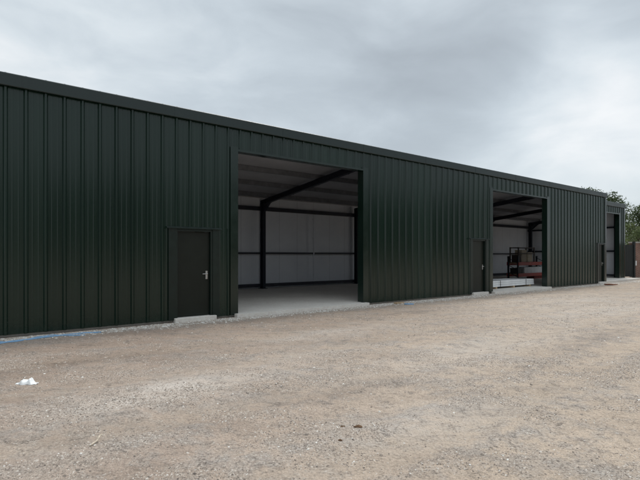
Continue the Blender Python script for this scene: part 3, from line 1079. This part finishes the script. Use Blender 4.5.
tree(at_depth(590, 62), up(187, 62) + 0.15, 2.6, 'loose topped tree showing just above the shed roof line', M['leaf_dark'], 130, 0.13, 60)
tree(at_depth(600, 66), up(186.5, 66), 1.5, 'thin tree spike above the step in the shed roof', M['leaf_dark'], 130, 0.12, 18)
tree(at_depth(613, 60), up(194.5, 60) + 0.1, 2.6, 'rounded dense tree above the set back end unit', M['leaf_dark'], 150, 0.13, 60)
tree(at_depth(650, 46), up(203, 46), 2.0, 'tall dark tree cut by the right edge, behind the brick wall', M['leaf_dark'], 280, 0.13, 40)
tree(at_depth(630, 44), up(221, 44), 1.0, 'low bushy tree behind the wall next to the shed end', M['leaf_mid'], 320, 0.11, 28, 0.15)
tree(at_depth(638, 42), up(227, 42), 1.2, 'leafy bush behind the brick wall coping', M['leaf_mid'], 320, 0.11, 28, 0.12, 'shrub')

# a run of trees out along the far side of the yard, beyond the right of the frame
tl = empty('treeline', (0, 0, 0))
tag(tl, 'distant belt of trees along the open side of the yard', 'treeline', None, 'stuff')
cs, rs = [], []
tmb = MB()
for i in range(46):
    f = i / 45.0
    bx = 66 - 36 * f + random.uniform(-3, 3)
    by = 26 - 66 * f + random.uniform(-3, 3)
    hh = 10.4 + 2.0 * f + random.uniform(-1.5, 1.5)
    tmb.tube([(bx, by, -0.1), (bx + 0.2, by, hh * 0.5), (bx, by + 0.1, hh * 0.85)], [0.2, 0.14, 0.05], 6)
    for k in range(10):
        cs.append((bx + random.uniform(-2, 2), by + random.uniform(-2, 2), hh * (0.14 + 0.76 * k / 9.0)))
        rs.append(random.uniform(1.4, 2.1))
tmb.build('trunk', M['bark'], tl)
leaf_cloud('crown', cs, rs, 30, 0.36, M['leaf_dark'], tl)

# ------------------------------------------------------------------ small things on the ground
def gz(q_):
    return float(ground_h(np.array([q_.x]), np.array([q_.y]))[0])


# crumpled white film
q = at(27, 383.5)
rr_ = MB()
nu, nv = 26, 16
vs, fs = [], []
for j in range(nv + 1):
    for i in range(nu + 1):
        u, w_ = i / nu * 2 - 1, j / nv * 2 - 1
        L = 0.125 * u
        x = L
        y = 0.06 * w_ * (1 - 0.75 * u * u) ** 0.5 + 0.012 * math.sin(7 * u)
        lump = 0.066 * math.exp(-((u - 0.36) / 0.26) ** 2) + 0.050 * math.exp(-((u + 0.32) / 0.36) ** 2)
        z = lump * max(0, 1 - w_ ** 4) + 0.006
        fold = 0.030 * (abs(float(vnoise(np.array([u * 3.1 + 5]), np.array([w_ * 2.2 + u * 1.3]), 3)[0]) - 0.5) - 0.2) + 0.012 * (float(vnoise(np.array([u * 9.0]), np.array([w_ * 6.0 - 4 * u]), 8)[0]) - 0.5)
        z = max(0.002, z + fold * max(0.25, 1 - w_ * w_))
        vs.append((x, y, z))
for j in range(nv):
    for i in range(nu):
        a = j * (nu + 1) + i
        fs.append((a, a + 1, a + nu + 2, a + nu + 1))
rr_.add(vs, fs)
o = rr_.build('litter', M['paper'], None, loc=(q.x, q.y, gz(q)))
sol = o.modifiers.new('solid', 'SOLIDIFY')
sol.thickness = 0.002
tag(o, 'crumpled white plastic scrap lying on the brown yard', 'litter')

# blue water pipe: two runs along the wall foot
def pipe_line(pxs, r, wob, seed, nm='water_pipe'):
    random.seed(seed)
    mb = MB()
    pts_ = []
    for i in range(len(pxs) - 1):
        a, b = at(*pxs[i]), at(*pxs[i + 1])
        for k in range(10):
            q_ = a.lerp(b, k / 10)
            q_.z = gz(q_) + r * 0.1 + wob * 0.55 * random.random()
            pts_.append(q_)
    # smooth
    for _ in range(3):
        pts_ = [pts_[0]] + [(pts_[i - 1] + pts_[i] * 2 + pts_[i + 1]) / 4 for i in range(1, len(pts_) - 1)] + [pts_[-1]]
    org = pts_[0].copy()
    mb.tube([q_ - org for q_ in pts_], r, 10)
    return mb.build(nm, M['bluepipe'], None, smooth=True, loc=org)
o = pipe_line([(-60, 350.5), (-10, 345.2), (18, 341.0), (40, 338.6), (62, 335.8), (84, 333.6), (103, 332.6)], 0.0165, 0.02, 3)
tag(o, 'longer blue plastic pipe lying along the foot of the green wall', 'pipe', 'blue pipes by the wall')
o = pipe_line([(-60, 346.5), (-10, 342.2), (14, 342.6), (36, 338.0), (54, 335.6), (74, 336.2), (86, 335.4)], 0.012, 0.03, 5)
tag(o, 'thinner blue pipe twisting across the longer one by the wall', 'pipe', 'blue pipes by the wall')

# bleached stick
a, b = at(89.5, 450.5), at(103, 440)
mb = MB()
k_ = 9
pts_ = []
for i in range(k_):
    f = i / (k_ - 1)
    q_ = (b - a) * f
    q_ = q_ + Vector((0.010 * math.sin(5 * f), 0, 0.010 + 0.012 * f + 0.004 * math.sin(9 * f)))
    pts_.append(q_)
mb.tube(pts_, [0.004, 0.006, 0.007, 0.006, 0.007, 0.006, 0.008, 0.007, 0.004], 7)
mb.tube([pts_[5], pts_[5] + Vector((-0.03, 0.03, 0.012))], [0.004, 0.002], 6)
o = mb.build('stick', M['stick'], None, smooth=True, loc=(a.x, a.y, gz(a)))
tag(o, 'short pale bleached stick lying on the gravel', 'stick')


def clod(px, py, L, label, nm, mat, cat, flat=0.35, group=None):
    q_ = at(px, py)
    mb = MB()
    vs, fs = [], []
    n1, n2 = 10, 6
    ph = random.random() * 6
    for j in range(n2 + 1):
        for i in range(n1):
            a_ = 2 * PI * i / n1
            b_ = PI * j / n2
            rad = 1 + 0.22 * math.sin(3 * a_ + ph) + 0.12 * random.random()
            vs.append((L / 2 * rad * math.sin(b_) * math.cos(a_), L / 3.2 * rad * math.sin(b_) * math.sin(a_), L * flat / 2 * math.cos(b_) * (1 + 0.3 * math.sin(2 * a_ + ph)) + L * flat * 0.35))
    for j in range(n2):
        for i in range(n1):
            fs.append((j * n1 + i, j * n1 + (i + 1) % n1, (j + 1) * n1 + (i + 1) % n1, (j + 1) * n1 + i))
    mb.add(vs, fs)
    o_ = mb.build(nm, mat, None, smooth=True, loc=(q_.x, q_.y, gz(q_)))
    tag(o_, label, cat, group)
    return o_


clod(358.5, 428.8, 0.078, 'widest of the three brown earth clods on the pale gravel', 'earth_clod', M['deadleaf'], 'clod', 0.3, 'brown clods on the gravel')
clod(342.5, 426.6, 0.042, 'brown earth clod just left of the widest one', 'earth_clod', M['deadleaf'], 'clod', 0.3, 'brown clods on the gravel')
clod(340.2, 443.0, 0.036, 'small brown clod nearest to the loose grey gravel', 'earth_clod', M['deadleaf'], 'clod', 0.4, 'brown clods on the gravel')


def offcut(px, py, dims, rz, label, nm, mat, cat):
    q_ = at(px, py)
    mb = MB()
    a_, b_, c_ = dims
    mb.box(-a_ / 2, a_ / 2, -b_ / 2, b_ / 2, 0, c_)
    mb.box(-a_ / 2 + 0.02, a_ / 2 - 0.05, -b_ / 2 + 0.006, b_ / 2 - 0.012, c_ + 0.0005, c_ + 0.006)
    o_ = mb.build(nm, mat, None, bevel=0.004, loc=(q_.x, q_.y, gz(q_) + 0.004))
    o_.rotation_euler = (0.02, 0.03, rz)
    return tag(o_, label, cat)
offcut(399, 303.6, (0.42, 0.12, 0.045), ANG + 0.15, 'short timber offcut in the pale stones right of the first open bay', 'timber_offcut', M['timber'], 'timber')
offcut(409, 304.6, (0.30, 0.07, 0.03), ANG - 0.5, 'small blue plastic offcut near the timber by the wall', 'plastic_offcut', M['bluepipe'], 'offcut')
offcut(611, 285.2, (0.9, 0.4, 0.05), ANG + 0.1, 'rusty brown board lying before the set back bay', 'board', M['rust'], 'board')

# ------------------------------------------------------------------ sky and light
SUN_EL, SUN_AZ = math.radians(60), math.radians(28)      # azimuth clockwise from +Y
wd = bpy.data.worlds.new('World')
sc.world = wd
wd.use_nodes = True
g = NT(wd.node_tree)
bg = wd.node_tree.nodes['Background']
bg.inputs['Strength'].default_value = 0.1
sky = g.n('ShaderNodeTexSky', sky_type='NISHITA', sun_disc=False)
sky.sun_elevation = SUN_EL
sky.sun_rotation = SUN_AZ
sky.dust_density = 2.0
tc = g.n('ShaderNodeTexCoord')
d = g.vmath('NORMALIZE', tc.outputs['Generated']).outputs[0]
sx = g.n('ShaderNodeSeparateXYZ')
g.set(sx, 0, d)
zc = g.math('MAXIMUM', sx.outputs[2], 0.0)
den = g.math('ADD', zc, 0.14)
cv = g.n('ShaderNodeCombineXYZ')
g.set(cv, 0, g.math('DIVIDE', sx.outputs[0], den))
g.set(cv, 1, g.math('DIVIDE', sx.outputs[1], den))
g.set(cv, 2, 0.35)
n1 = g.noise(g.mapping(cv.outputs[0], (0.85, 1.0, 1), (0, 0, 0.3), (2.3, 0.4, 0)), 0.55, 2, 0.45, 0.2)
n2 = g.noise(g.mapping(d, (1, 1, 2.3), (0, 0, 0), (7.7, 1.9, 0.4)), 4.2, 5, 0.52, 0.35)
cloud = g.math('ADD', g.math('MULTIPLY', n1, 0.62), g.math('MULTIPLY_ADD', n2, 0.46, -0.04))


def glow(px, py, width, amp):
    v_ = Vector(((px - CX) / F, 1.0, (HY - py) / F)).normalized()
    dp = g.vmath('DOT_PRODUCT', d, tuple(v_)).outputs['Value']
    e = g.math('DIVIDE', g.math('SUBTRACT', dp, 1.0), 1 - math.cos(math.radians(width)))
    return g.math('MULTIPLY', g.math('EXPONENT', e), amp)


tot = cloud
for a in ((562, 58, 4.5, 0.17), (610, 75, 5, 0.10), (640, 130, 8, 0.16), (540, 150, 8, 0.10), (20, 50, 12, 0.06), (190, 90, 8, 0.05), (330, 140, 9, 0.06),
          (390, 92, 7, -0.06), (470, 100, 4.5, -0.035), (480, 0, 12, -0.075), (640, 0, 8, -0.09), (300, 0, 13, -0.05)):
    tot = g.math('ADD', tot, glow(*a))
tot = g.math('ADD', tot, g.math('MULTIPLY', g.math('POWER', g.math('SUBTRACT', 1.0, zc), 6.0), 0.05))
ccol = g.ramp(tot, [(0.18, (0.275, 0.308, 0.338)), (0.40, (0.372, 0.418, 0.454)), (0.52, (0.455, 0.508, 0.546)), (0.63, (0.565, 0.615, 0.645)), (0.77, (0.730, 0.745, 0.752))])
zen = g.math('MULTIPLY_ADD', g.ramp(zc, [(0.5, 0.0), (0.95, 1.0)]), 7.6, 9.1)
ccol10 = g.vmath('SCALE', ccol)
g.set(ccol10, 'Scale', zen)
skc = g.mix(0.92, sky.outputs[0], ccol10.outputs[0])
wd.node_tree.links.new(skc, bg.inputs['Color'])

sun = bpy.data.lights.new('sun', 'SUN')
sun.energy = 1.5
sun.angle = math.radians(16)
sun.color = (1.0, 0.96, 0.90)
so = bpy.data.objects.new('sun', sun)
COL.objects.link(so)
sd = Vector((math.sin(SUN_AZ) * math.cos(SUN_EL), math.cos(SUN_AZ) * math.cos(SUN_EL), math.sin(SUN_EL)))
so.rotation_euler = sd.to_track_quat('Z', 'Y').to_euler()
so.location = (0, 0, 40)

# ------------------------------------------------------------------ output
sc.render.engine = 'CYCLES'
sc.view_settings.view_transform = 'Standard'
sc.view_settings.look = 'None'
sc.view_settings.gamma = 1.0
sc.view_settings.exposure = 0.5
sc.view_settings.use_curve_mapping = False
sc.cycles.use_denoising = True
sc.cycles.max_bounces = 8
sc.cycles.diffuse_bounces = 5
